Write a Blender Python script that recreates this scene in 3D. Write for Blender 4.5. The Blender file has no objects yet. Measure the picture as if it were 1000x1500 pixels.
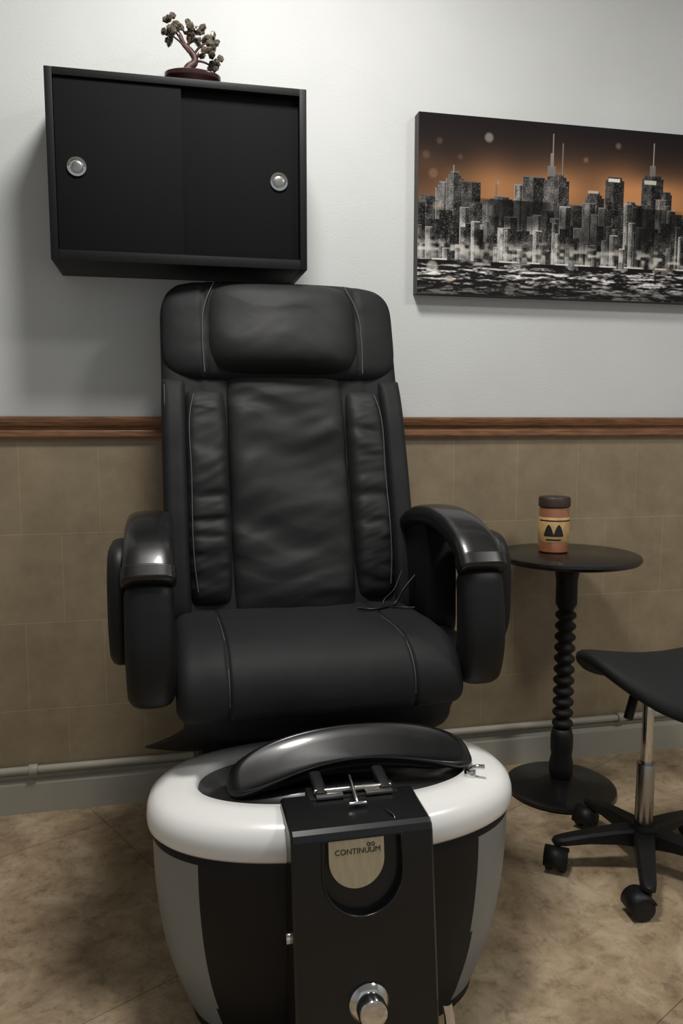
import bpy, bmesh, math, random
import numpy as np
from mathutils import Vector, Matrix, noise
random.seed(4)
D=2.285
scene=bpy.context.scene
COL=scene.collection
def W(x,q,z): return Vector((x,q-D,z))
# ---------------------------------------------------------------- materials
def srgb(c):
    return tuple(((v/255)/12.92 if v/255<=0.04045 else ((v/255+0.055)/1.055)**2.4) for v in c)
def mat(name,rgb,rough=.5,metal=0.,var=0.,vscale=8,bump=0.,bscale=60,coat=0.,spec=.5,stretch=(1,1,1),detail=4,rgb2=None):
    m=bpy.data.materials.new(name); m.use_nodes=True
    nt=m.node_tree; b=nt.nodes['Principled BSDF']
    c=srgb(rgb)
    b.inputs['Base Color'].default_value=(*c,1)
    b.inputs['Roughness'].default_value=rough
    b.inputs['Metallic'].default_value=metal
    b.inputs['Specular IOR Level'].default_value=spec
    b.inputs['Coat Weight'].default_value=coat
    b.inputs['Coat Roughness'].default_value=.1
    tc=nt.nodes.new('ShaderNodeTexCoord'); mp=nt.nodes.new('ShaderNodeMapping')
    nt.links.new(tc.outputs['Object'],mp.inputs['Vector']); mp.inputs['Scale'].default_value=stretch
    n=nt.nodes.new('ShaderNodeTexNoise'); n.inputs['Scale'].default_value=vscale; n.inputs['Detail'].default_value=detail
    nt.links.new(mp.outputs[0],n.inputs['Vector'])
    r=nt.nodes.new('ShaderNodeValToRGB')
    c2=srgb(rgb2) if rgb2 else tuple(v*(1-var) for v in c)
    c1=c if rgb2 else tuple(min(1,v*(1+var)) for v in c)
    r.color_ramp.elements[0].position=.35; r.color_ramp.elements[1].position=.65
    r.color_ramp.elements[0].color=(*c2,1); r.color_ramp.elements[1].color=(*c1,1)
    nt.links.new(n.outputs['Fac'],r.inputs['Fac']); nt.links.new(r.outputs['Color'],b.inputs['Base Color'])
    if bump>0:
        n2=nt.nodes.new('ShaderNodeTexNoise'); n2.inputs['Scale'].default_value=bscale; n2.inputs['Detail'].default_value=5
        nt.links.new(mp.outputs[0],n2.inputs['Vector'])
        bp=nt.nodes.new('ShaderNodeBump'); bp.inputs['Strength'].default_value=bump; bp.inputs['Distance'].default_value=.01
        nt.links.new(n2.outputs['Fac'],bp.inputs['Height']); nt.links.new(bp.outputs[0],b.inputs['Normal'])
    return m
M_paint=mat('wall_paint',(200,202,201),.75,var=.03,vscale=3,bump=.08,bscale=150)
M_ceil=mat('ceiling_paint',(215,215,212),.8,var=.02)
M_leather=mat('black_leather',(29,30,31),.66,var=.08,vscale=6,bump=.10,bscale=30,spec=.22)
M_leather2=mat('black_leather_soft',(31,32,32),.6,var=.08,vscale=9,bump=.12,bscale=18,spec=.26,stretch=(1,1,1.6))
M_seam=mat('grey_piping',(74,76,77),.7)
M_gloss=mat('black_gloss_plastic',(15,15,16),.32,coat=.22,spec=.4)
M_satin=mat('black_satin_plastic',(20,20,21),.5,spec=.3)
M_black=mat('black_laminate',(17,17,18),.5,bump=.03,bscale=200,spec=.22)
M_door=mat('black_door_laminate',(17,17,18),.8,bump=.03,bscale=300,spec=.12)
M_white=mat('white_acrylic',(232,232,229),.28,var=.01,coat=.4)
M_silver=mat('silver_panel',(136,138,138),.4,metal=.25,var=.03)
M_chrome=mat('chrome',(215,215,215),.12,metal=1)
M_steel=mat('brushed_steel',(170,168,162),.3,metal=1)
M_cream=mat('brushed_brass_badge',(186,174,146),.4,metal=.5,var=.08,vscale=120,stretch=(1,1,.1))
M_wood=mat('oak_trim',(124,86,58),.45,var=.3,vscale=14,stretch=(1.0,6,12),bump=.15,bscale=40)
M_base=mat('baseboard_paint',(156,152,140),.5,var=.06,vscale=5)
M_jarglass=mat('amber_wax',(150,96,66),.15,var=.15,vscale=20,coat=.8)
M_lid=mat('dark_wood_lid',(52,38,31),.5,var=.2)
M_label=mat('kraft_label',(196,160,108),.6,var=.12,vscale=60)
M_lblack=mat('label_print',(30,24,20),.6)
M_pot=mat('oxblood_ceramic',(48,22,20),.25,coat=.4,var=.1)
M_trunk=mat('wrapped_wire_trunk',(66,36,32),.55,var=.3,vscale=80)
M_leaf=mat('polished_stone_leaf',(92,86,68),.25,coat=.3,rgb2=(52,40,37),vscale=45)
M_rubber=mat('rubber_wheel',(20,20,20),.6)
M_cord=mat('black_cord',(12,12,12),.5)
M_white_em=mat('opal_diffuser',(240,236,225),.4)

# tiles
def tile_mat():
    m=bpy.data.materials.new('wainscot_tile'); m.use_nodes=True; nt=m.node_tree; b=nt.nodes['Principled BSDF']
    g=nt.nodes.new('ShaderNodeNewGeometry'); s=nt.nodes.new('ShaderNodeSeparateXYZ'); c=nt.nodes.new('ShaderNodeCombineXYZ')
    ax=nt.nodes.new('ShaderNodeMath'); ax.operation='ADD'; ax.inputs[1].default_value=10*.209-.022
    az=nt.nodes.new('ShaderNodeMath'); az.operation='ADD'; az.inputs[1].default_value=-.045
    nt.links.new(g.outputs['Position'],s.inputs[0]); nt.links.new(s.outputs['X'],ax.inputs[0]); nt.links.new(s.outputs['Z'],az.inputs[0])
    nt.links.new(ax.outputs[0],c.inputs['X']); nt.links.new(az.outputs[0],c.inputs['Y'])
    br=nt.nodes.new('ShaderNodeTexBrick'); br.offset=0.5; br.offset_frequency=2
    br.inputs['Scale'].default_value=1; br.inputs['Mortar Size'].default_value=.0014; br.inputs['Mortar Smooth'].default_value=.3
    br.inputs['Brick Width'].default_value=.209; br.inputs['Row Height'].default_value=.2505
    br.inputs['Color1'].default_value=(1,1,1,1); br.inputs['Color2'].default_value=(.95,.95,.95,1); br.inputs['Mortar'].default_value=(1.25,1.22,1.18,1)
    nt.links.new(c.outputs[0],br.inputs['Vector'])
    n=nt.nodes.new('ShaderNodeTexNoise'); n.inputs['Scale'].default_value=7; n.inputs['Detail'].default_value=10; n.inputs['Roughness'].default_value=.72
    nt.links.new(g.outputs['Position'],n.inputs['Vector'])
    r=nt.nodes.new('ShaderNodeValToRGB'); r.color_ramp.elements[0].position=.35; r.color_ramp.elements[1].position=.65
    r.color_ramp.elements[0].color=(*srgb((130,115,91)),1); r.color_ramp.elements[1].color=(*srgb((150,135,109)),1)
    nt.links.new(n.outputs['Fac'],r.inputs['Fac'])
    mx=nt.nodes.new('ShaderNodeMix'); mx.data_type='RGBA'; mx.blend_type='MULTIPLY'; mx.inputs[0].default_value=1
    nt.links.new(r.outputs['Color'],mx.inputs[6]); nt.links.new(br.outputs['Color'],mx.inputs[7])
    nt.links.new(mx.outputs[2],b.inputs['Base Color']); b.inputs['Roughness'].default_value=.45
    bp=nt.nodes.new('ShaderNodeBump'); bp.inputs['Strength'].default_value=.3; bp.inputs['Distance'].default_value=.003; bp.invert=True
    nt.links.new(br.outputs['Fac'],bp.inputs['Height']); nt.links.new(bp.outputs[0],b.inputs['Normal'])
    return m
def floor_mat():
    m=bpy.data.materials.new('marbled_vinyl'); m.use_nodes=True; nt=m.node_tree; b=nt.nodes['Principled BSDF']
    g=nt.nodes.new('ShaderNodeNewGeometry')
    def nz(sc,rough,dist,els):
        n=nt.nodes.new('ShaderNodeTexNoise'); n.inputs['Scale'].default_value=sc; n.inputs['Detail'].default_value=12; n.inputs['Roughness'].default_value=rough; n.inputs['Distortion'].default_value=dist
        nt.links.new(g.outputs['Position'],n.inputs['Vector'])
        r=nt.nodes.new('ShaderNodeValToRGB'); e=r.color_ramp.elements
        e[0].position=els[0][0]; e[0].color=(*els[0][1],1); e[1].position=els[-1][0]; e[1].color=(*els[-1][1],1)
        for p,cc in els[1:-1]: k=e.new(p); k.color=(*cc,1)
        nt.links.new(n.outputs['Fac'],r.inputs['Fac']); return r
    r=nz(6,.7,.4,[(.36,srgb((134,114,90))),(.5,srgb((160,140,113))),(.64,srgb((184,166,139)))])
    r2=nz(24,.8,.2,[(.38,(.58,.56,.54)),(.49,(1,1,1)),(.7,(1.06,1.06,1.06))])
    m2=nt.nodes.new('ShaderNodeMix'); m2.data_type='RGBA'; m2.blend_type='MULTIPLY'; m2.inputs[0].default_value=.85
    nt.links.new(r.outputs['Color'],m2.inputs[6]); nt.links.new(r2.outputs['Color'],m2.inputs[7])
    mp=nt.nodes.new('ShaderNodeMapping'); mp.vector_type='TEXTURE'; mp.inputs['Rotation'].default_value=(0,0,math.radians(27.5)); mp.inputs['Location'].default_value=(-.1785+.3,1.403+.156-D,0)
    nt.links.new(g.outputs['Position'],mp.inputs['Vector'])
    br=nt.nodes.new('ShaderNodeTexBrick'); br.offset=0; br.inputs['Scale'].default_value=1; br.inputs['Mortar Size'].default_value=.0013
    br.inputs['Brick Width'].default_value=2.72; br.inputs['Row Height'].default_value=.68
    br.inputs['Color1'].default_value=(1,1,1,1); br.inputs['Color2'].default_value=(.98,.98,.98,1); br.inputs['Mortar'].default_value=(.48,.46,.44,1)
    nt.links.new(mp.outputs[0],br.inputs['Vector'])
    mx=nt.nodes.new('ShaderNodeMix'); mx.data_type='RGBA'; mx.blend_type='MULTIPLY'; mx.inputs[0].default_value=1
    nt.links.new(m2.outputs[2],mx.inputs[6]); nt.links.new(br.outputs['Color'],mx.inputs[7])
    nt.links.new(mx.outputs[2],b.inputs['Base Color']); b.inputs['Roughness'].default_value=.5
    return m
M_tile=tile_mat(); M_floor=floor_mat()

# ---------------------------------------------------------------- helpers
def empty(name,loc):
    e=bpy.data.objects.new(name,None); e.location=loc; e.empty_display_size=.1; COL.objects.link(e); return e
def attach(o,p):
    if p is not None:
        o.parent=p; o.matrix_parent_inverse=Matrix.Translation(-p.location)
    return o
def mesh(name,verts,faces,m,parent=None,smooth=True):
    me=bpy.data.meshes.new(name); me.from_pydata([tuple(v) for v in verts],[],faces); me.update()
    bm=bmesh.new(); bm.from_mesh(me); bmesh.ops.recalc_face_normals(bm,faces=bm.faces); bm.to_mesh(me); bm.free()
    if smooth:
        for p in me.polygons: p.use_smooth=True
    if m: me.materials.append(m)
    o=bpy.data.objects.new(name,me); COL.objects.link(o); return attach(o,parent)
def sharp(o,ang=35):
    o.data.set_sharp_from_angle(angle=math.radians(ang)); return o
def box(name,x0,x1,q0,q1,z0,z1,m,parent=None,bev=.004,seg=2):
    bm=bmesh.new(); bmesh.ops.create_cube(bm,size=1)
    for v in bm.verts:
        v.co=Vector(((x0+x1)/2+v.co.x*(x1-x0),(q0+q1)/2-D+v.co.y*(q1-q0),(z0+z1)/2+v.co.z*(z1-z0)))
    if bev>0: bmesh.ops.bevel(bm,geom=list(bm.edges),offset=bev,segments=seg,profile=.6,affect='EDGES')
    me=bpy.data.meshes.new(name); bm.to_mesh(me); bm.free(); me.materials.append(m)
    for p in me.polygons: p.use_smooth=True
    o=bpy.data.objects.new(name,me); COL.objects.link(o); sharp(o,30); return attach(o,parent)
def loft(name,rings,m,parent=None,cap=True,closed=True,smooth=True):
    n=len(rings[0]); vs=[v for r in rings for v in r]; fs=[]
    for i in range(len(rings)-1):
        for j in range(n if closed else n-1):
            k=(j+1)%n; fs.append((i*n+j,i*n+k,(i+1)*n+k,(i+1)*n+j))
    if cap:
        fs.append(tuple(range(n))); fs.append(tuple((len(rings)-1)*n+j for j in range(n)))
    return mesh(name,vs,fs,m,parent,smooth)
def lathe(name,prof,c,m,parent=None,seg=48,axis=None,ang=40):
    rings=[]
    R=Matrix.Identity(3)
    if axis is not None: R=Vector((0,0,1)).rotation_difference(Vector(axis)).to_matrix()
    for r,z in prof:
        rings.append([Vector(c)+R@Vector((max(r,1e-4)*math.cos(2*math.pi*j/seg),max(r,1e-4)*math.sin(2*math.pi*j/seg),z)) for j in range(seg)])
    o=loft(name,rings,m,parent); sharp(o,ang); return o
def cyl(name,p0,p1,r,m,parent=None,seg=32,bev=.002):
    p0=Vector(p0);p1=Vector(p1);L=(p1-p0).length; b=min(bev,r*.5,L*.3)
    return lathe(name,[(0,0),(r-b,0),(r-b*.3,b*.3),(r,b),(r,L-b),(r-b*.3,L-b*.3),(r-b,L),(0,L)],p0,m,parent,seg,axis=(p1-p0).normalized())
def tube(name,pts,r,m,parent=None,radii=None):
    cu=bpy.data.curves.new(name,'CURVE'); cu.dimensions='3D'; cu.bevel_depth=r; cu.bevel_resolution=3; cu.use_fill_caps=True
    sp=cu.splines.new('BEZIER'); sp.bezier_points.add(len(pts)-1)
    for i,p in enumerate(pts):
        bp=sp.bezier_points[i]; bp.co=p; bp.handle_left_type=bp.handle_right_type='AUTO'
        if radii: bp.radius=radii[i]
    cu.materials.append(m); o=bpy.data.objects.new(name,cu); COL.objects.link(o)
    dg=bpy.context.evaluated_depsgraph_get(); me=bpy.data.meshes.new_from_object(o.evaluated_get(dg)); bpy.data.objects.remove(o)
    me.name=name
    for p in me.polygons: p.use_smooth=True
    o=bpy.data.objects.new(name,me); COL.objects.link(o); return attach(o,parent)
def catmull(pts,n,closed=False):
    P=[Vector(p) for p in pts]; m=len(P); out=[]
    segs=m if closed else m-1
    for i in range(segs):
        if closed: a,b,c,d=P[(i-1)%m],P[i],P[(i+1)%m],P[(i+2)%m]
        else: a,b,c,d=P[max(i-1,0)],P[i],P[i+1],P[min(i+2,m-1)]
        for k in range(n):
            t=k/n; out.append(.5*((2*b)+(c-a)*t+(2*a-5*b+4*c-d)*t*t+(3*b-a-3*c+d)*t**3))
    if not closed: out.append(P[-1])
    return out
def sg(v,e): return math.copysign(abs(v)**e,v)
def sweep(name,xc,path,width,hs,m,parent,n=3.2,endr=.03,seg=40,wf=None):
    pts=catmull([(p[0],p[1],h) for p,h in zip(path,hs)],10)
    acc=[0]
    for i in range(1,len(pts)): acc.append(acc[-1]+math.hypot(pts[i].x-pts[i-1].x,pts[i].y-pts[i-1].y))
    L=acc[-1]; rings=[]
    ds=[0,.02,.08,.18,.35,.6,1.0]
    S=[d*endr for d in ds]+[s for s in np.linspace(endr*1.2,L-endr*1.2,46)]+[L-d*endr for d in reversed(ds)]
    def at(s):
        for i in range(1,len(acc)):
            if s<=acc[i]+1e-9:
                t=(s-acc[i-1])/max(acc[i]-acc[i-1],1e-9); return pts[i-1].lerp(pts[i],t)
        return pts[-1]
    for s in S:
        p=at(s); a=at(max(0,s-.01)); b=at(min(L,s+.01)); t=Vector((b.x-a.x,b.y-a.y)).normalized(); nn=Vector((-t.y,t.x))
        d=min(s,L-s); k=1 if d>=endr else math.sqrt(max(0,1-(1-d/endr)**2))
        k=max(k,.02); w=width*(wf(s/L) if wf else 1)
        ring=[]
        for j in range(seg):
            th=2*math.pi*j/seg; cx=sg(math.cos(th),2/n)*w/2; cn=sg(math.sin(th),2/n)*p.z/2
            cx=math.copysign(max(0,abs(cx)-(1-k)*min(w/2,endr)),cx); cn*=k
            ring.append(W(xc+cx,p.x+nn.x*cn,p.y+nn.y*cn))
        rings.append(ring)
    return loft(name,rings,m,parent)

# ---------------------------------------------------------------- room
box('floor',-1.9,3.2,-1.6,D+.1,-.1,0,M_floor,bev=0)
box('wall_back',-1.9,3.2,D,D+.1,0,2.8,M_paint,bev=0)
box('wall_left',-2.0,-1.9,-1.6,D+.1,0,2.8,M_paint,bev=0)
box('wall_right',3.2,3.3,-1.6,D+.1,0,2.8,M_paint,bev=0)
box('ceiling',-1.9,3.2,-1.6,D+.1,2.8,2.9,M_ceil,bev=0)
box('wall_back_tiles',-1.9,3.2,D-.006,D,0,1.066,M_tile,bev=0)
prof=[(0,1.058),(.012,1.058),(.015,1.064),(.015,1.078),(.011,1.083),(.013,1.088),(.02,1.094),(.024,1.104),(.026,1.112),(.026,1.117),(.0,1.119)]
loft('trim_1',[[W(x,D-.0062-a,z) for a,z in prof] for x in (-1.9,3.2)],M_wood,smooth=False)
prof=[(0,0),(.02,0),(.02,.085),(.016,.095),(.010,.1),(.010,.108),(0,.112)]
loft('baseboard_back',[[W(x,D-.0062-a,z) for a,z in prof] for x in (-1.9,3.2)],M_base,smooth=False)
hp=empty('heating_pipe',W(0,D-.03,.127))
cyl('pipe',W(-1.89,D-.026,.128),W(3.19,D-.026,.128),.011,M_base,hp,16)
for i,x in enumerate((-.39,.75,1.45)):
    cyl('clip_%d'%i,W(x-.012,D-.026,.128),W(x+.012,D-.026,.128),.0155,M_base,hp,20)

# ---------------------------------------------------------------- wall cabinet
cab=empty('wall_cabinet',W(.051,2.175,1.495))
x0,x1,z0,z1,qf,qb=-.263,.367,1.495,1.94,2.065,D
T=.018
box('side_left',x0,x0+T,qf,qb,z0,z1,M_black,cab,.0015)
box('side_right',x1-T,x1,qf,qb,z0,z1,M_black,cab,.0015)
box('top',x0+T,x1-T,qf,qb,z1-T,z1,M_black,cab,.0015)
box('bottom',x0+T,x1-T,qf,qb,z0,z0+T+.004,M_black,cab,.0015)
box('back',x0+T,x1-T,qb-.012,qb-.001,z0+T,z1-T,M_black,cab,0)
box('door_left_panel',x0+T+.001,.055,qf+.006,qf+.018,z0+T+.006,z1-T-.002,M_door,cab,.0012)
box('door_right_panel',.045,x1-T-.001,qf+.020,qf+.032,z0+T+.006,z1-T-.002,M_door,cab,.0012)
box('track',x0+T,x1-T,qf+.001,qf+.004,z0+T+.003,z0+T+.0065,M_satin,cab,.0005)
for i,(x,q) in enumerate(((-.196,qf+.006),(.2975,qf+.020))):
    lathe('pull_ring_%d'%i,[(0,0),(.0225,0),(.0235,.002),(.0225,.004),(.017,.0048),(.0155,.003),(.006,.0015),(0,.0015)],W(x,q,1.716),M_chrome,cab,48,axis=(0,-1,0))
    lathe('pull_cup_%d'%i,[(0,.0),(.0125,.0),(.0125,.0022),(.0105,.003),(0,.0024)],W(x,q-.0012,1.716),M_steel,cab,32,axis=(0,-1,0))

# ---------------------------------------------------------------- gem tree
gt=empty('bonsai_gem_tree',W(.09,2.16,1.94)); bx,bq=.088,2.155
def oval(name,prof,c,ax,ay,m,parent):
    rings=[[Vector(c)+Vector((ax*r*math.cos(t),ay*r*math.sin(t),z)) for t in [2*math.pi*j/40 for j in range(40)]] for r,z in prof]
    return sharp(loft(name,rings,m,parent),40)
oval('pot',[(.5,0),(.72,0),(.74,.006),(.68,.010),(.78,.022),(.95,.032),(1,.036),(1,.044),(.93,.046),(.9,.040),(.01,.040)],W(bx,bq,1.94),.071,.045,M_pot,gt)
tr=[W(bx-.02,bq,1.975),W(bx-.012,bq,2.0),W(bx+.006,bq,2.02),W(bx-.002,bq,2.04),W(bx-.022,bq,2.06),W(bx-.03,bq,2.08)]
tube('trunk',tr,.009,M_trunk,gt,[1.4,1.2,1.0,.9,.7,.5])
ends=[((.0),2.03,-.055,2.072),(0,2.02,.045,2.035),(0,2.03,.038,2.066),(-.01,2.05,-.005,2.092),(-.01,2.04,-.058,2.09),(.0,2.02,.054,2.005),(-.015,2.055,.026,2.082),(-.02,2.055,-.032,2.096)]
br=[]
for i,(dx0,zz0,dx1,zz1) in enumerate(ends):
    dq=random.uniform(-.03,.03)
    br.append(((dx1,dq,zz1)))
    tube('branch_%d'%i,[W(bx+dx0,bq,zz0),W(bx+(dx0+dx1)/2,bq+dq*.5,(zz0+zz1)/2+.006),W(bx+dx1,bq+dq,zz1)],.0035,M_trunk,gt,[1,.8,.5])
bm=bmesh.new()
for dx,dq,zz in br:
    for k in range(7):
        o=Vector((random.gauss(0,.012),random.gauss(0,.012),random.gauss(0,.010)))
        rot=Matrix.Rotation(random.uniform(0,6.28),4,Vector((random.random(),random.random(),random.random())).normalized())
        sc=Matrix.Diagonal((.0125,.0070,.0100,1))
        bmesh.ops.create_icosphere(bm,subdivisions=1,radius=1,matrix=Matrix.Translation(W(bx+dx,bq+dq,zz)+o)@rot@sc)
me=bpy.data.meshes.new('stone_leaves'); bm.to_mesh(me); bm.free(); me.materials.append(M_leaf)
o=bpy.data.objects.new('stone_leaves',me); COL.objects.link(o); attach(o,gt)

# ---------------------------------------------------------------- canvas print
NX,NZ=1100,460
cx0,cx1,cz0,cz1=.724,1.92,1.478,1.983
rng=np.random.default_rng(11)
def px2u(px): return ((px-612)/388*.877)/(cx1-cx0)
def v_at(px,y):
    top=163+.088*(px-612); bot=430+.028*(px-612); return (bot-y)/(bot-top)
U,V=np.meshgrid(np.linspace(0,1,NX),np.linspace(0,1,NZ))
img=np.zeros((NZ,NX,3))
glow=np.where(V>.61,np.exp(-((V-.61)/.18)**2),1)*(0.20+.80*np.exp(-((U-.48)/.40)**2))
def nz2(sx_,sy_,seed):
    r=np.random.default_rng(seed); g=r.random((int(NZ/sy_)+3,int(NX/sx_)+3))
    yi=np.arange(NZ)/sy_; xi=np.arange(NX)/sx_; y0=yi.astype(int); x0_=xi.astype(int); fy=(yi-y0)[:,None]; fx=(xi-x0_)[None]
    fy=fy*fy*(3-2*fy); fx=fx*fx*(3-2*fx)
    return (g[y0][:,x0_]*(1-fy)*(1-fx)+g[y0+1][:,x0_]*fy*(1-fx)+g[y0][:,x0_+1]*(1-fy)*fx+g[y0+1][:,x0_+1]*fy*fx)
glow*=.72+.56*nz2(100,60,1)
for c,(a,b) in enumerate(zip((28,23,24),(204,142,92))): img[:,:,c]=a+(b-a)*np.clip(glow,0,1)
B0=[(614,640,284),(636,656,264),(650,673,249),(671,697,264),(694,722,290),(706,746,285),(744,760,268),(755,787,256),(786,822,252),(820,846,297),(846,874,278),(875,903,257),(903,926,292),(929,962,254),(960,976,278),(974,1000,316)]
B=[]
x=1000
while x<1150:
    w=int(rng.integers(16,34)); B0.append((x,x+w,int(rng.integers(260,315)))); x+=w-3
for a,b,t in B0: B.append((a,b,t,0))
x=608
while x<1150:
    w=int(rng.integers(9,20)); B.append((x,x+w,int(rng.integers(288,338)),1)); x+=int(w*.7)
x=608
while x<1150:
    w=int(rng.integers(7,15)); B.append((x,x+w,int(rng.integers(322,366)),2)); x+=int(w*.7)
def bld(a,b,t,L):
    u0,u1=px2u(a),px2u(b); i0,i1=max(0,int(u0*NX)),min(NX,int(u1*NX)); j1=int(v_at((a+b)/2,t)*NZ); j0=int(.19*NZ)
    if i1-i0<3 or j1<=j0: return
    tone=float(rng.choice([[64,92,134,74,112],[46,78,120,165,30],[40,90,150,185,28]][L]))
    h,w=j1-j0,i1-i0
    sp=int(w*rng.uniform(.35,.65)); blk=np.full((h,w),tone); blk[:,sp:]*=rng.uniform(.25,.5)
    bright=rng.uniform(60,150)
    win=rng.random((h,w)); rows=(np.arange(h)%int(rng.integers(3,5))==0)[:,None]; cols=(np.arange(w)%int(rng.integers(2,4))==0)[None]
    dens=nz2(12,18,int(rng.integers(1,9999)))[:h,:w]
    if rng.random()<.5: k=rows&(win>.35)
    else: k=cols&(win>.3)
    blk=np.where(k,blk+bright*(dens*1.1),blk*(.35+.7*dens))
    blk=np.where(win>.965,235,blk)
    blk[:, :1]=tone*1.7; blk[:, -1:]*=.4; blk[-2:,:]=tone*1.35
    fade=np.linspace(1.12,.92,h)[:,None]; blk*=fade
    taper=int(rng.integers(0,3)) if L==0 else 0
    m_=np.ones((h,w),bool)
    for s in range(taper):
        st=int(h*.04)*(s+1); ins=int(w*.13)*(taper-s)
        m_[h-st:, :ins]=False; m_[h-st:, w-ins:]=False
    for c,kk in enumerate((1.0,.975,.95)):
        reg=img[j0:j1,i0:i1,c]; img[j0:j1,i0:i1,c]=np.where(m_,np.clip(blk*kk,8,245),reg)
for L in (0,1,2):
    for (a,b,t,l) in B:
        if l==L: bld(a,b,t,L)
def vline(px,y0,y1,w,val):
    i=int(px2u(px)*NX); a=int(v_at(px,y0)*NZ); b=int(v_at(px,y1)*NZ); img[a:b,i:i+w]=val
for px,y0,y1,w,v in ((790,255,240,24,(125,120,115)),(794,242,222,10,(140,134,128)),(797,225,194,3,(160,148,140)),(811,255,208,3,(140,130,120)),(941,255,240,18,(120,116,110)),(945,242,208,3,(175,165,155)),(659,252,240,4,(130,130,130)),(879,263,258,36,(238,233,222)),(933,267,261,38,(205,200,190)),(718,288,262,3,(110,104,98)),(850,280,276,32,(190,184,172))): vline(px,y0,y1,w,v)
hz_=np.clip((nz2(60,70,77)-.5)*1.6,0,.6)*((V>.19)&(V<.55)); img*=(1-hz_[:,:,None])
sh=np.exp(-((V-.25)/.06)**2)*np.clip((nz2(14,9,21)-.38)*2.4,0,1)
img=img*(1-.8*sh[:,:,None])+.8*sh[:,:,None]*np.array([226,222,214])
wt=np.clip((.195+.02*(nz2(60,400,33)-.5)-V)/.006,0,1)
rip=.45*nz2(46,5,5)+.3*nz2(18,3,6)+.25*nz2(7,2,8)
col=26+215*np.clip((rip-.45)*4,0,1)*(.35+.7*np.exp(-((V-.12)/.07)**2))
for c in range(3): img[:,:,c]=img[:,:,c]*(1-wt)+wt*col*(1,.98,.97)[c]
pier=(V>.172)&(V<.192)&(nz2(38,60,9)>.42); img[pier]=(24,23,23)
sk=(np.abs(V-.197)<.004)&(nz2(25,40,14)>.4); img[sk]=(225,222,215)
for px,y,r,cc,al in ((707,200,8,(165,160,155),.65),(892,212,6,(160,145,130),.5),(632,252,8,(150,115,95),.45),(636,300,7,(190,175,160),.45),(655,408,7,(190,170,150),.6),(740,424,9,(150,145,135),.5),(640,205,6,(120,95,85),.45),(622,225,7,(120,90,80),.45),(668,228,5,(130,95,75),.45),(845,232,5,(210,160,110),.4),(720,265,4,(200,200,200),.3),(950,385,8,(235,235,230),.5),(825,385,8,(240,240,235),.5),(632,390,10,(235,232,226),.55)):
    du=(U-px2u(px))*(cx1-cx0); dv=(V-v_at(px,y))*(cz1-cz0); d=np.hypot(du,dv); rr=r*.0021
    k=(np.clip((rr-d)/.007,0,1)*al)[:,:,None]; img=img*(1-k)+k*np.array(cc)
im2=img.copy(); im2[1:-1,1:-1]=(img[1:-1,1:-1]*4+img[:-2,1:-1]+img[2:,1:-1]+img[1:-1,:-2]+img[1:-1,2:])/8; img=im2*.95
lin=np.clip(img/255,0,1); lin=np.where(lin<=.04045,lin/12.92,((lin+.055)/1.055)**2.4)
cv=empty('city_skyline_canvas',W((cx0+cx1)/2,D-.02,cz0))
X=cx0+U*(cx1-cx0); Z=cz0+V*(cz1-cz0)
vs=np.stack([X,np.full_like(X,-.0385),Z],-1).reshape(-1,3)
idx=np.arange(NX*NZ).reshape(NZ,NX)
fs=np.stack([idx[:-1,:-1],idx[:-1,1:],idx[1:,1:],idx[1:,:-1]],-1).reshape(-1,4)
me=bpy.data.meshes.new('printed_face'); me.from_pydata(vs.tolist(),[],fs.tolist())
ca=me.color_attributes.new('print','FLOAT_COLOR','POINT')
ca.data.foreach_set('color',np.concatenate([lin.reshape(-1,3),np.ones((NX*NZ,1))],1).astype(np.float32).ravel())
mm=bpy.data.materials.new('canvas_print'); mm.use_nodes=True; nt=mm.node_tree; b=nt.nodes['Principled BSDF']
an=nt.nodes.new('ShaderNodeAttribute'); an.attribute_name='print'; nt.links.new(an.outputs['Color'],b.inputs['Base Color']); b.inputs['Roughness'].default_value=.6; b.inputs['Specular IOR Level'].default_value=.1
me.materials.append(mm); o=bpy.data.objects.new('printed_face',me); COL.objects.link(o); attach(o,cv)
box('stretcher',cx0,cx1,D-.038,D-.0004,cz0,cz1,mat('canvas_edge',(66,60,56),.7),cv,0)

# ---------------------------------------------------------------- pedicure chair
AX=.300
ch=empty('pedicure_spa_chair',W(AX,1.6,0))
def BP(x,w,n):
    return W(x,1.85+.316*w-.949*n,.64+.949*w+.316*n)
def hwf(w):
    h=.288+.022*min(1,max(0,w/.3)); 
    if w>.79: h-=.09*(1-math.sqrt(max(0,1-((w-.79)/.092)**2)))
    return h
rings=[]
ws=list(np.linspace(-.06,.78,40))+[.79+.092*math.sin(a) for a in np.linspace(0,math.pi/2,14)]
for w in ws:
    k=1
    if w>.8: k=.45+.55*math.sqrt(max(0,1-((w-.8)/.083)**2))
    th=.062*k; h=hwf(w); ring=[]
    for j in range(72):
        t=2*math.pi*j/72; xx=sg(math.cos(t),2/4)*h; nn=sg(math.sin(t),2/3.)*th-.065
        wing=.022*max(0,(abs(xx)/h-.72)/.28) if nn>-.05 else 0
        # the shell is dished behind the loose centre panel
        if nn>-.03 and abs(xx)<.16 and w<.62: nn-=.012*min(1,(.16-abs(xx))/.03)*min(1,(.62-w)/.05)
        p=Vector((xx*7,w*7,nn*4)); nn+=.003*noise.noise(p*2)
        ring.append(BP(AX+xx,w,nn+wing))
    rings.append(ring)
loft('back_shell',rings,M_leather,ch)
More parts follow.
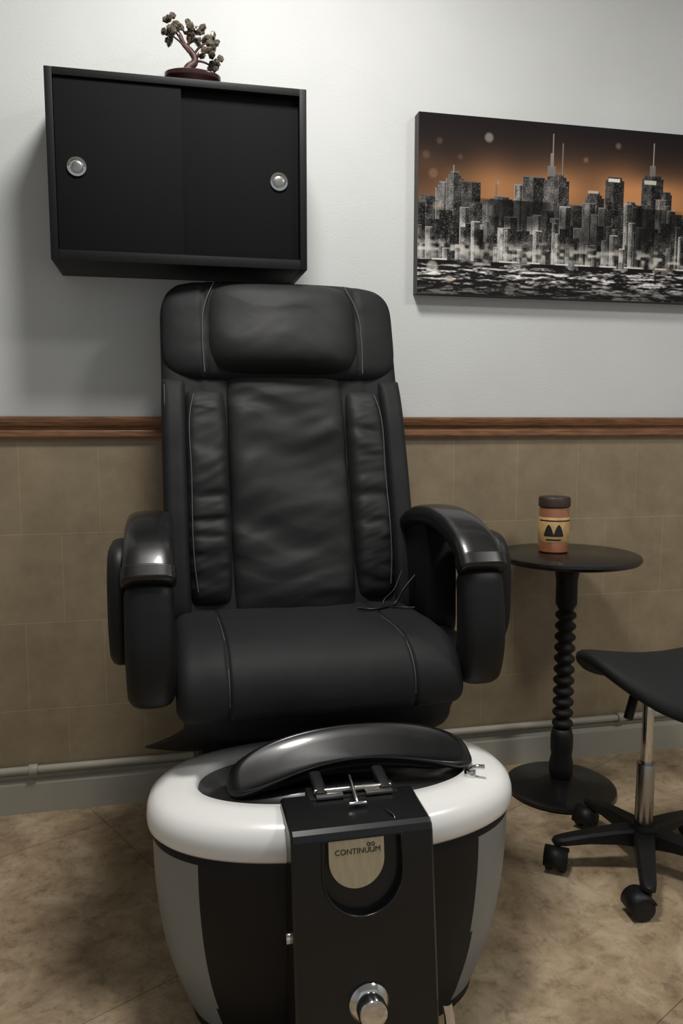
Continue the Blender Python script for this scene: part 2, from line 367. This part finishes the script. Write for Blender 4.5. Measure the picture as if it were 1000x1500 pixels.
def pad(name,x0,x1,w0,w1,h,m,n0=-.012,cr=.12,nx=40,nw=60,wr=.004,wf=6,p=4,taper=0,groove=None,sag=0,seed=0,fold=0,fx=4,fw=18):
    vs=[];fs=[]
    for j in range(nw+1):
        b=-1+2*j/nw; bb=sg(math.sin(b*math.pi/2),.9)
        for i in range(nx+1):
            a=-1+2*i/nx; aa=sg(math.sin(a*math.pi/2),.9)
            f=max(0,(1-abs(aa)**p)*(1-abs(bb)**p))**.5
            xx=(x0+x1)/2+(x1-x0)/2*aa*(1-cr*abs(bb)**5)*(1+taper*bb)
            ww=(w0+w1)/2+(w1-w0)/2*bb*(1-cr*.6*abs(aa)**5*min(1,(x1-x0)/(w1-w0)*1.0))
            n=n0+(h-n0)*f+sag*f*(-bb)*.5
            n+=wr*f*(noise.noise(Vector((xx*wf,ww*wf*1.6,seed)))*1.3)
            if fold:
                warp=.035*noise.noise(Vector((xx*7,ww*5,seed+20)))
                v=noise.noise(Vector((xx*fx+3,(ww+warp+.15*(xx-AX))*fw,seed+9)))
                v2=noise.noise(Vector((xx*fx*2+3,(ww+warp-.3*(xx-AX))*fw*2.1,seed+15)))
                n+=fold*f*(v*1.2-abs(v)*.6+.35*v2)*min(1,(1-abs(bb))*6)
            if groove:
                for g in groove: n-=.01*math.exp(-((xx-g)/.006)**2)*f
            vs.append(BP(xx,ww,n))
    for j in range(nw):
        for i in range(nx):
            k=j*(nx+1)+i; fs.append((k,k+1,k+nx+2,k+nx+1))
    return mesh(name,vs,fs,m,ch)
pad('head_section',AX-.305,AX+.305,.60,.876,.030,M_leather,cr=.14,nx=80,nw=60,wr=.004,wf=7,groove=[AX-.2,AX+.2],seed=1,fold=.003)
pad('centre_panel',AX-.150,AX+.154,.0,.63,.019,M_leather2,cr=.04,nx=80,nw=200,wr=.006,wf=5,p=6,seed=2,fold=.012,fx=4,fw=13)
pad('side_bolster_left',AX-.258,AX-.150,.03,.575,.034,M_leather2,cr=.15,nw=220,wr=.004,wf=8,p=4,seed=3,fold=.0055,fx=6,fw=30)
pad('side_bolster_right',AX+.154,AX+.258,.03,.575,.034,M_leather2,cr=.15,nw=220,wr=.004,wf=8,p=4,seed=4,fold=.0055,fx=6,fw=30)
pad('outer_wing_left',AX-.312,AX-.250,-.02,.605,.031,M_leather,cr=.08,nw=90,wr=.003,wf=7,p=4,seed=5)
pad('outer_wing_right',AX+.250,AX+.312,-.02,.605,.031,M_leather,cr=.08,nw=90,wr=.003,wf=7,p=4,seed=6)
pad('head_pillow',AX-.196,AX+.200,.612,.866,.066,M_leather2,n0=.0,cr=.13,nx=110,nw=110,wr=.008,wf=5,p=4,sag=.03,seed=7,fold=.009,fx=5,fw=9)
def seam(name,pts): return tube(name,[BP(*p) for p in pts],.0013,M_seam,ch)
for s,nm in ((-1,'left'),(1,'right')):
    if s<0:
        e=.303
        seam('piping_edge_'+nm,[(AX+s*(e-.004),.0,.014),(AX+s*e,.2,.018),(AX+s*e,.45,.018),(AX+s*e,.58,.016)])
    seam('piping_bolster_'+nm,[(AX+s*.236,.06,.021),(AX+s*.243,.14,.027),(AX+s*.243,.35,.028),(AX+s*.243,.5,.027),(AX+s*.232,.555,.020)])
    seam('piping_hood_'+nm,[(AX+s*.203,.61,.030),(AX+s*.206,.7,.032),(AX+s*.200,.78,.033),(AX+s*.172,.86,.022)])

# seat
SX=AX-.007
pr=[(1.98,.645),(1.85,.656),(1.70,.664),(1.60,.667),(1.53,.661),(1.478,.640),(1.449,.605),(1.442,.562),(1.458,.535),(1.52,.525),(1.75,.52),(1.98,.52)]
pl=catmull([(a,b,0) for a,b in pr],8,closed=True)
rings=[]; hw=.288; R=.032
aa=[hw-R+R*math.sin(t) for t in np.linspace(0,math.pi/2,9)]
xs=[-a for a in reversed(aa)]+list(np.linspace(-(hw-R)+.002,(hw-R)-.002,220))+aa
for xx in xs:
    d=hw-abs(xx); ins=0 if d>=R else R*(1-math.sqrt(max(0,1-(1-d/R)**2)))
    ring=[]
    for i,p in enumerate(pl):
        c=Vector((min(max(p.x,1.51),1.93),.595)); v=Vector((p.x,p.y))-c
        L=v.length; g=.006*sum(math.exp(-((xx-s)/.004)**2) for s in (-.188,.180))
        wr=.004*noise.noise(Vector((xx*7,p.x*8,p.y*8)))+.0015*noise.noise(Vector((xx*22,p.x*14,p.y*14)))
        Ln=max(.004,L-ins-g+wr); q=c+v.normalized()*Ln
        ring.append(W(SX+xx,q.x,q.y))
    rings.append(ring)
loft('seat_cushion',rings,M_leather,ch)
for s,nm in ((-.188,'left'),(.180,'right')):
    tube('seat_piping_'+nm,[W(SX+s,a,b) for a,b in ((1.80,.653),(1.7,.659),(1.6,.662),(1.53,.656),(1.482,.636),(1.454,.603),(1.447,.565))],.0010,M_seam,ch)
# apron under the seat
vs=[];fs=[];nu,nv=80,16
for j in range(nv+1):
    t=j/nv
    for i in range(nu+1):
        a=-1+2*i/nu
        h=.272+.008*t+(.075*max(0,t-.35)/.65 if a<0 else .035*max(0,t-.3)/.7)*abs(a)**3
        wv=.005*t*math.sin(a*11)+.003*noise.noise(Vector((a*6,t*3,0)))
        side=.03*max(0,(abs(a)-.86)/.14)**1.5
        vs.append(W(SX+a*h,1.470+.172*t**1.5+wv+side*t,.550-.145*t))
for j in range(nv):
    for i in range(nu):
        k=j*(nu+1)+i; fs.append((k,k+1,k+nu+2,k+nu+1))
o=mesh('apron',vs,fs,M_leather,ch); md=o.modifiers.new('s','SOLIDIFY'); md.thickness=.004
box('seat_pedestal',AX-.25,AX+.25,1.665,2.08,.0,.53,M_satin,ch,.02,3)
box('back_bracket',AX-.2,AX+.2,1.95,2.1,.45,.75,M_satin,ch,.02,3)
# arm rests
for s,nm in ((-1,'left'),(1,'right')):
    xc=AX-.011+s*.328
    sweep('arm_cap_'+nm,xc,[(1.99,.66),(1.975,.75),(1.92,.828),(1.83,.872),(1.72,.887),(1.61,.880),(1.52,.853),(1.462,.810)],.096,[.05,.055,.055,.052,.05,.05,.05,.045],M_gloss,ch,endr=.022,n=3)
    sweep('arm_cuff_'+nm,xc,[(1.487,.830),(1.463,.803)],.102,[.056,.054],M_gloss,ch,endr=.006,n=3.4)
    sweep('arm_front_pad_'+nm,xc,[(1.487,.810),(1.474,.74),(1.468,.67),(1.478,.61),(1.50,.572)],.092,[.06,.075,.085,.085,.06],M_satin,ch,endr=.03,n=3,wf=lambda t:1-.12*max(0,t-.6))
    sweep('arm_lower_bar_'+nm,xc-s*.005,[(1.48,.61),(1.6,.595),(1.8,.60),(1.99,.64)],.08,[.06,.07,.07,.06],M_satin,ch,endr=.02,n=3)
    pts=[(1.72,.60),(1.70,.70),(1.71,.80),(1.75,.872),(1.84,.868),(1.92,.825),(1.975,.75),(1.985,.64),(1.9,.60)]
    rr=[[W(xc+dx,1.85+(q-1.85)*k,.73+(z-.73)*k) for q,z,_ in catmull([(a,b,0) for a,b in pts],6,closed=True)] for dx,k in ((-.036,.96),(-.032,1),(.032,1),(.036,.96))]
    sharp(loft('arm_rear_plate_'+nm,rr,M_satin,ch),40)
    rr=[]
    for xo,k in ((.372,1.0),(.392,1.0),(.402,.97),(.408,.88),(.410,.7)):
        rr.append([W(AX-.008+s*xo,1.60+.105*k*sg(math.cos(t),2/3.2),.748+.122*k*sg(math.sin(t),2/3.2)) for t in [2*math.pi*j/48 for j in range(48)]])
    loft('arm_side_shield_'+nm,rr,M_satin,ch)
tube('remote_cord',[W(.585,1.80,.735),W(.55,1.79,.70),W(.525,1.78,.668),W(.49,1.75,.668),W(.46,1.74,.668),W(.43,1.76,.668)],.003,M_cord,ch)
tube('remote_cord_loop',[W(.555,1.82,.74),W(.53,1.80,.70),W(.50,1.79,.668),W(.53,1.74,.669),W(.56,1.73,.669)],.0022,M_cord,ch)

# basin
BX,BQ=.299,1.42
def ovr(a,b,z,n=2.3,seg=96,cx=BX,cq_=BQ):
    return [W(cx+a*sg(math.cos(t),2/n),cq_+b*sg(math.sin(t),2/n),z) for t in [2*math.pi*j/seg for j in range(seg)]]
A,Bb=.352,.210
prof=[(-.03,.368),(-.008,.370),(-.001,.377),(0,.388),(-.001,.401),(-.006,.416),(-.018,.427),(-.034,.433),(-.060,.437),(-.086,.437),(-.092,.432),(-.096,.41),(-.10,.365)]
loft('basin_rim',[ovr(A+d,Bb+d*(1.0 if d>-.05 else .95),z) for d,z in prof],M_white,ch,cap=False)
loft('basin_bowl',[ovr(A+d,Bb+d*.95,z) for d,z in ((-.095,.424),(-.102,.36),(-.11,.28),(-.13,.22),(-.17,.205),(-.206,.2))],M_gloss,ch,cap=True)
hz=[(.371,.338,.196),(.357,.342,.199),(.34,.343,.2),(.28,.341,.199),(.2,.333,.195),(.12,.317,.188),(.05,.293,.177),(.02,.280,.170),(.0,.276,.168)]
fine=catmull([(a,b,c) for a,b,c in hz],5)
hull=loft('basin_hull',[ovr(p.y,p.z,p.x,seg=240) for p in fine],M_satin,ch)
hull.data.materials.append(M_silver)
for p in hull.data.polygons:
    if len(p.vertices)!=4: continue
    c=p.center; dx=(c.x-BX); dq=c.y+D-BQ
    az=math.degrees(math.atan2(-dq/.19,abs(dx)/.32))
    lo,hi=(10,42) if dx<0 else (22,48)
    if (lo<az<hi or -60<az<-8) and .018<c.z<.354: p.material_index=1
sharp(hull,30)
# pillar
PXC=AX-.004
def pillar():
    pr=[(1.29,0),(1.105,0),(1.124,.12),(1.170,.434),(1.174,.444),(1.182,.449),(1.29,.453)]
    rings=[]
    hwp=.119
    for xx,ins in ((-hwp,.004),(-hwp+.004,0),(hwp-.004,0),(hwp,.004)):
        rings.append([W(PXC+xx,a+(ins if a<1.28 else 0),b-(ins if b>.1 else 0)) for a,b in pr])
    return loft('front_pillar',rings,M_gloss,ch,smooth=False)
pil=pillar()
PX=AX-.006
slope=(1.170-1.124)/(.434-.12)
def fq(z): return 1.124+slope*(z-.12)
def ushape(r,zc,zt,n=32,cx=PX):
    return [(cx-r,zt),]+[(cx+r*math.cos(t),zc+r*math.sin(t)) for t in np.linspace(math.pi,2*math.pi,n)]+[(cx+r,zt)]
U1=ushape(.066,.374,.431)
cut=loft('cutter',[[W(x,fq(z)-.02,z) for x,z in U1],[W(x,fq(z)+.014,z) for x,z in U1]],None,None,smooth=False)
md=pil.modifiers.new('b','BOOLEAN'); md.object=cut; md.operation='DIFFERENCE'; md.solver='EXACT'
bpy.context.view_layer.update()
dg=bpy.context.evaluated_depsgraph_get(); nm=bpy.data.meshes.new_from_object(pil.evaluated_get(dg))
pil.modifiers.clear(); pil.data=nm; bpy.data.objects.remove(cut)
U2=ushape(.046,.399,.431,cx=PX-.010)
loft('badge',[[W(x,fq(z)+.0135,z) for x,z in U2],[W(x,fq(z)+.001,z) for x,z in U2]],M_cream,ch,smooth=False)
tube('recess_rim',[W(x,fq(z)-.0005,z) for x,z in U1[::3]+[U1[-1]]],.0022,M_gloss,ch)
def text(s,x,z,size):
    cu=bpy.data.curves.new('t','FONT'); cu.body=s; cu.size=size; cu.align_x='CENTER'; cu.extrude=.0003
    o=bpy.data.objects.new('badge_lettering',cu); COL.objects.link(o)
    dg=bpy.context.evaluated_depsgraph_get(); me=bpy.data.meshes.new_from_object(o.evaluated_get(dg)); bpy.data.objects.remove(o)
    R=Matrix.Translation(W(x,fq(z)+.0002,z))@Matrix.Rotation(math.radians(90-8),4,'X')
    me.transform(R); me.materials.clear(); me.materials.append(M_lblack)
    o=bpy.data.objects.new('badge_lettering',me); COL.objects.link(o); attach(o,ch)
text('CONTINUUM',PX-.008,.408,.0125)
text('oo',PX+.014,.418,.013)
lathe('drain_knob',[(0,0),(.032,0),(.033,.004),(.029,.009),(.024,.012),(.024,.03),(.022,.034),(.014,.036),(0,.035)],W(AX-.004,fq(.17)+.001,.172),M_chrome,ch,48,axis=(0,-1,.1))
cyl('side_latch',W(.170,1.19,.262),W(.186,1.19,.262),.010,M_chrome,ch,24)
tube('spray_hose_end',[W(.428,1.13,.15),W(.432,1.125,.12),W(.428,1.12,.08)],.009,M_chrome,ch)
# raised foot rest
rings=[]
def FR(a,b,n):
    t=math.radians(25); qq=b*math.cos(t)-n*math.sin(t); zz=b*math.sin(t)+n*math.cos(t)
    return W(.330+a,1.385+qq,.472+zz)
def frring(k,n):
    ring=[]
    for j in range(96):
        t=2*math.pi*j/96; a=.238*k*sg(math.cos(t),2/2.3); b=.078*k*sg(math.sin(t),2/3.0)
        u=a/.238
        if b<0: b=b*(.15+.75*u*u) 
        b-=.012*max(0,-u)
        ring.append(FR(a,b,n-.022*abs(u)**2.6-.014*max(0,-u)**2))
    return ring
for (k,n) in ((.80,-.006),(.95,-.006),(.99,-.003),(1.0,.002),(.99,.007),(.955,.011),(.90,.009),(.8,.006),(.6,.005),(.3,.004),(.02,.004)):
    rings.append(frring(k,n))
loft('foot_rest',rings,M_gloss,ch)
loft('foot_rest_underside',[frring(.92,-.006),frring(.80,-.022),frring(.5,-.028),frring(.02,-.029)],M_satin,ch)
cyl('hinge_barrel',W(.235,1.285,.460),W(.375,1.285,.460),.0055,M_steel,ch)
box('hinge_leaf_left',.237,.285,1.266,1.30,.454,.460,M_steel,ch,.001)
box('hinge_leaf_right',.325,.373,1.266,1.30,.454,.460,M_steel,ch,.001)
cyl('latch_rod',W(.302,1.235,.458),W(.302,1.30,.478),.0032,M_chrome,ch)
cyl('latch_cross',W(.286,1.235,.458),W(.318,1.235,.458),.0032,M_chrome,ch)
box('hinge_block',.225,.385,1.27,1.318,.438,.4545,M_satin,ch,.003)
for s,x in (('left',.247),('right',.363)):
    sweep('hinge_arm_'+s,x,[(1.275,.456),(1.30,.462),(1.345,.466)],.022,[.014,.014,.014],M_satin,ch,endr=.004)
cyl('faucet_base',W(.545,1.335,.432),W(.545,1.335,.449),.011,M_chrome,ch)
tube('faucet_lever',[W(.545,1.335,.448),W(.553,1.33,.455),W(.570,1.325,.456)],.0045,M_chrome,ch)

# ---------------------------------------------------------------- side table
tx,tq,tz=1.137,2.071,.722
tb=empty('round_side_table',W(tx,tq,0))
lathe('table_top',[(0,tz-.022),(.188,tz-.022),(.202,tz-.018),(.207,tz-.010),(.205,tz-.003),(.199,tz),(0,tz)],W(tx,tq,0),M_gloss,tb,96)
lathe('base_disc',[(0,0),(.158,0),(.163,.006),(.162,.014),(.150,.020),(.06,.028),(.034,.040),(0,.04)],W(tx,tq,0),M_gloss,tb,96)
pp=[(.026,.03),(.034,.05),(.036,.08),(.030,.11),(.033,.13),(.033,.17),(.028,.19)]
z=.19
for i in range(11):
    pp+= [(.020,z+.004),(.029,z+.012),(.031,z+.018),(.029,z+.024),(.020,z+.032)]; z+=.033
pp+=[(.026,z+.01),(.031,z+.02),(.031,z+.09),(.034,z+.11),(.045,tz-.021)]
pp=[p for p in pp if p[1]<tz-.02]+[(.046,tz-.0215)]
lathe('turned_post',pp,W(tx,tq,0),M_satin,tb,40,ang=60)

# candle jar
jx,jq=1.110,2.11
cj=empty('candle_jar',W(jx,jq,tz))
lathe('wax_jar',[(0,0),(.040,0),(.044,.004),(.044,.125),(.041,.135),(0,.135)],W(jx,jq,tz+.0005),M_jarglass,cj,48)
lathe('lid',[(0,.133),(.043,.133),(.046,.136),(.046,.158),(.043,.163),(.018,.163),(0,.163)],W(jx,jq,tz+.0005),M_lid,cj,48)
lathe('label',[(.0442,.032),(.0447,.033),(.0447,.104),(.0442,.105)],W(jx,jq,tz+.0005),M_label,cj,48)
def lpatch(name,t0,t1,z0,z1,f=None):
    vs=[];fs=[];n=16
    for i in range(n+1):
        t=t0+(t1-t0)*i/n; zt=z1 if f is None else z0+(z1-z0)*f(i/n)
        for zz in (z0,zt): vs.append(W(jx+.0450*math.cos(t),jq+.0450*math.sin(t),tz+zz))
    for i in range(n): fs.append((2*i,2*i+2,2*i+3,2*i+1))
    mesh(name,vs,fs,M_lblack,cj)
lpatch('label_motif',math.radians(205),math.radians(280),.05,.085,lambda s:.15+.85*abs(math.sin(s*math.pi*2)))
lpatch('label_band',math.radians(180),math.radians(330),.094,.098)
lpatch('label_title',math.radians(215),math.radians(270),.038,.043)

# ---------------------------------------------------------------- saddle stool
sx,sq=1.136,1.65
st=empty('saddle_stool',W(sx,sq,0))
def S(u,v,dz):
    return W(sx+.040+u,sq+v-.02,.540+.55*u*u-2.2*v*v+dz)
rings=[]
N=64
for k,dz in ((.02,-.05),(.5,-.052),(.85,-.045),(.95,-.036),(.99,-.026),(1,-.018),(.99,-.008),(.95,-.002),(.85,.002),(.6,.004),(.3,.004),(.02,.004)):
    rings.append([S(.222*k*sg(math.cos(t),2/2.1),.190*k*sg(math.sin(t),2/2.3),dz) for t in [2*math.pi*j/N for j in range(N)]])
loft('saddle_seat',rings,M_leather,st)
lathe('seat_mount',[(0,.455),(.03,.455),(.05,.475),(.07,.50),(0,.50)],W(sx,sq,0),M_satin,st)
cyl('gas_piston',W(sx,sq,.25),W(sx,sq,.46),.0135,M_chrome,st)
cyl('gas_sleeve',W(sx,sq,.09),W(sx,sq,.268),.0215,M_steel,st)
tube('height_lever',[W(sx-.02,sq-.01,.47),W(sx-.055,sq-.03,.464),W(sx-.070,sq-.04,.448)],.004,M_satin,st)
cyl('lever_grip',W(sx-.066,sq-.038,.455),W(sx-.088,sq-.05,.405),.011,M_satin,st)
lathe('hub',[(0,.055),(.03,.055),(.038,.065),(.038,.10),(.03,.112),(0,.112)],W(sx,sq,0),M_satin,st)
for i,ang in enumerate((96,168,240,312,24)):
    a=math.radians(ang); d=Vector((math.cos(a),math.sin(a),0)); pd=Vector((-d.y,d.x,0)); O=W(sx,sq,0)
    rr=[]; sc=.85
    for r,w,zt,zb in ((.02,.026,.105,.06),(.08,.023,.100,.066),(.16,.020,.090,.066),(.235,.018,.078,.060),(.258,.015,.074,.060),(.266,.008,.070,.062)):
        c=O+d*r*sc
        rr.append([c+pd*w+Vector((0,0,zb)),c+pd*w+Vector((0,0,zt-.006)),c+pd*(w-.006)+Vector((0,0,zt)),c-pd*(w-.006)+Vector((0,0,zt)),c-pd*w+Vector((0,0,zt-.006)),c-pd*w+Vector((0,0,zb))])
    sharp(loft('leg_%d'%i,rr,M_satin,st),35)
    sw={0:215,1:235,2:175,3:300,4:30}[i]; b=math.radians(sw); f=Vector((math.cos(b),math.sin(b),0)); g=Vector((-f.y,f.x,0))
    P=O+d*.25*sc; ax=P+f*.020+Vector((0,0,.027))
    cyl('caster_stem_%d'%i,P+Vector((0,0,.045)),P+Vector((0,0,.065)),.008,M_satin,st)
    for s in (-1,1):
        cyl('caster_wheel_%d_%s'%(i,'a' if s<0 else 'b'),ax+g*s*.008,ax+g*s*.026,.027,M_rubber,st,32,.005)
    rr=[]
    for t in np.linspace(-.2,math.pi*.85,12):
        rr.append([ax+g*s2*.0285+ (f*math.cos(t)+Vector((0,0,1))*math.sin(t))*rad for s2,rad in ((-1,.024),(-1,.031),(1,.031),(1,.024))])
    loft('caster_hood_%d'%i,rr,M_satin,st)

# ---------------------------------------------------------------- lamps
for i,(lx,lq,en,sz) in enumerate(((.25,1.36,36,.40),(1.9,.5,24,.42))):
    lf=empty('ceiling_lamp' if i==0 else 'added_fill_lamp',W(lx,lq,2.8))  # the second lamp, housing included, is an added fill brightening the right side
    lathe('lamp_housing',[(0,2.8),(.23,2.8),(.235,2.79),(.235,2.765),(.225,2.76),(0,2.76)],W(lx,lq,0),M_white_em,lf)
    L=bpy.data.lights.new('lamp_light','AREA'); L.shape='DISK'; L.size=sz; L.energy=en; L.color=(1,.975,.935)
    lo=bpy.data.objects.new('lamp_light',L); lo.location=W(lx,lq,2.752); COL.objects.link(lo); attach(lo,lf)
w=bpy.data.worlds.new('world'); scene.world=w; w.use_nodes=True
w.node_tree.nodes['Background'].inputs[0].default_value=(.88,.94,1,1); w.node_tree.nodes['Background'].inputs[1].default_value=.39
# ---------------------------------------------------------------- camera
cd=bpy.data.cameras.new('camera'); cd.sensor_fit='VERTICAL'; cd.sensor_height=36; cd.lens=1150/1500*36; cd.clip_start=.05
co=bpy.data.objects.new('camera',cd); co.location=(0,-D,1.1); co.rotation_euler=(math.radians(90-6.45),0,math.radians(-12.5)); COL.objects.link(co)
scene.camera=co
scene.view_settings.view_transform='Standard'; scene.view_settings.look='None'; scene.view_settings.exposure=0
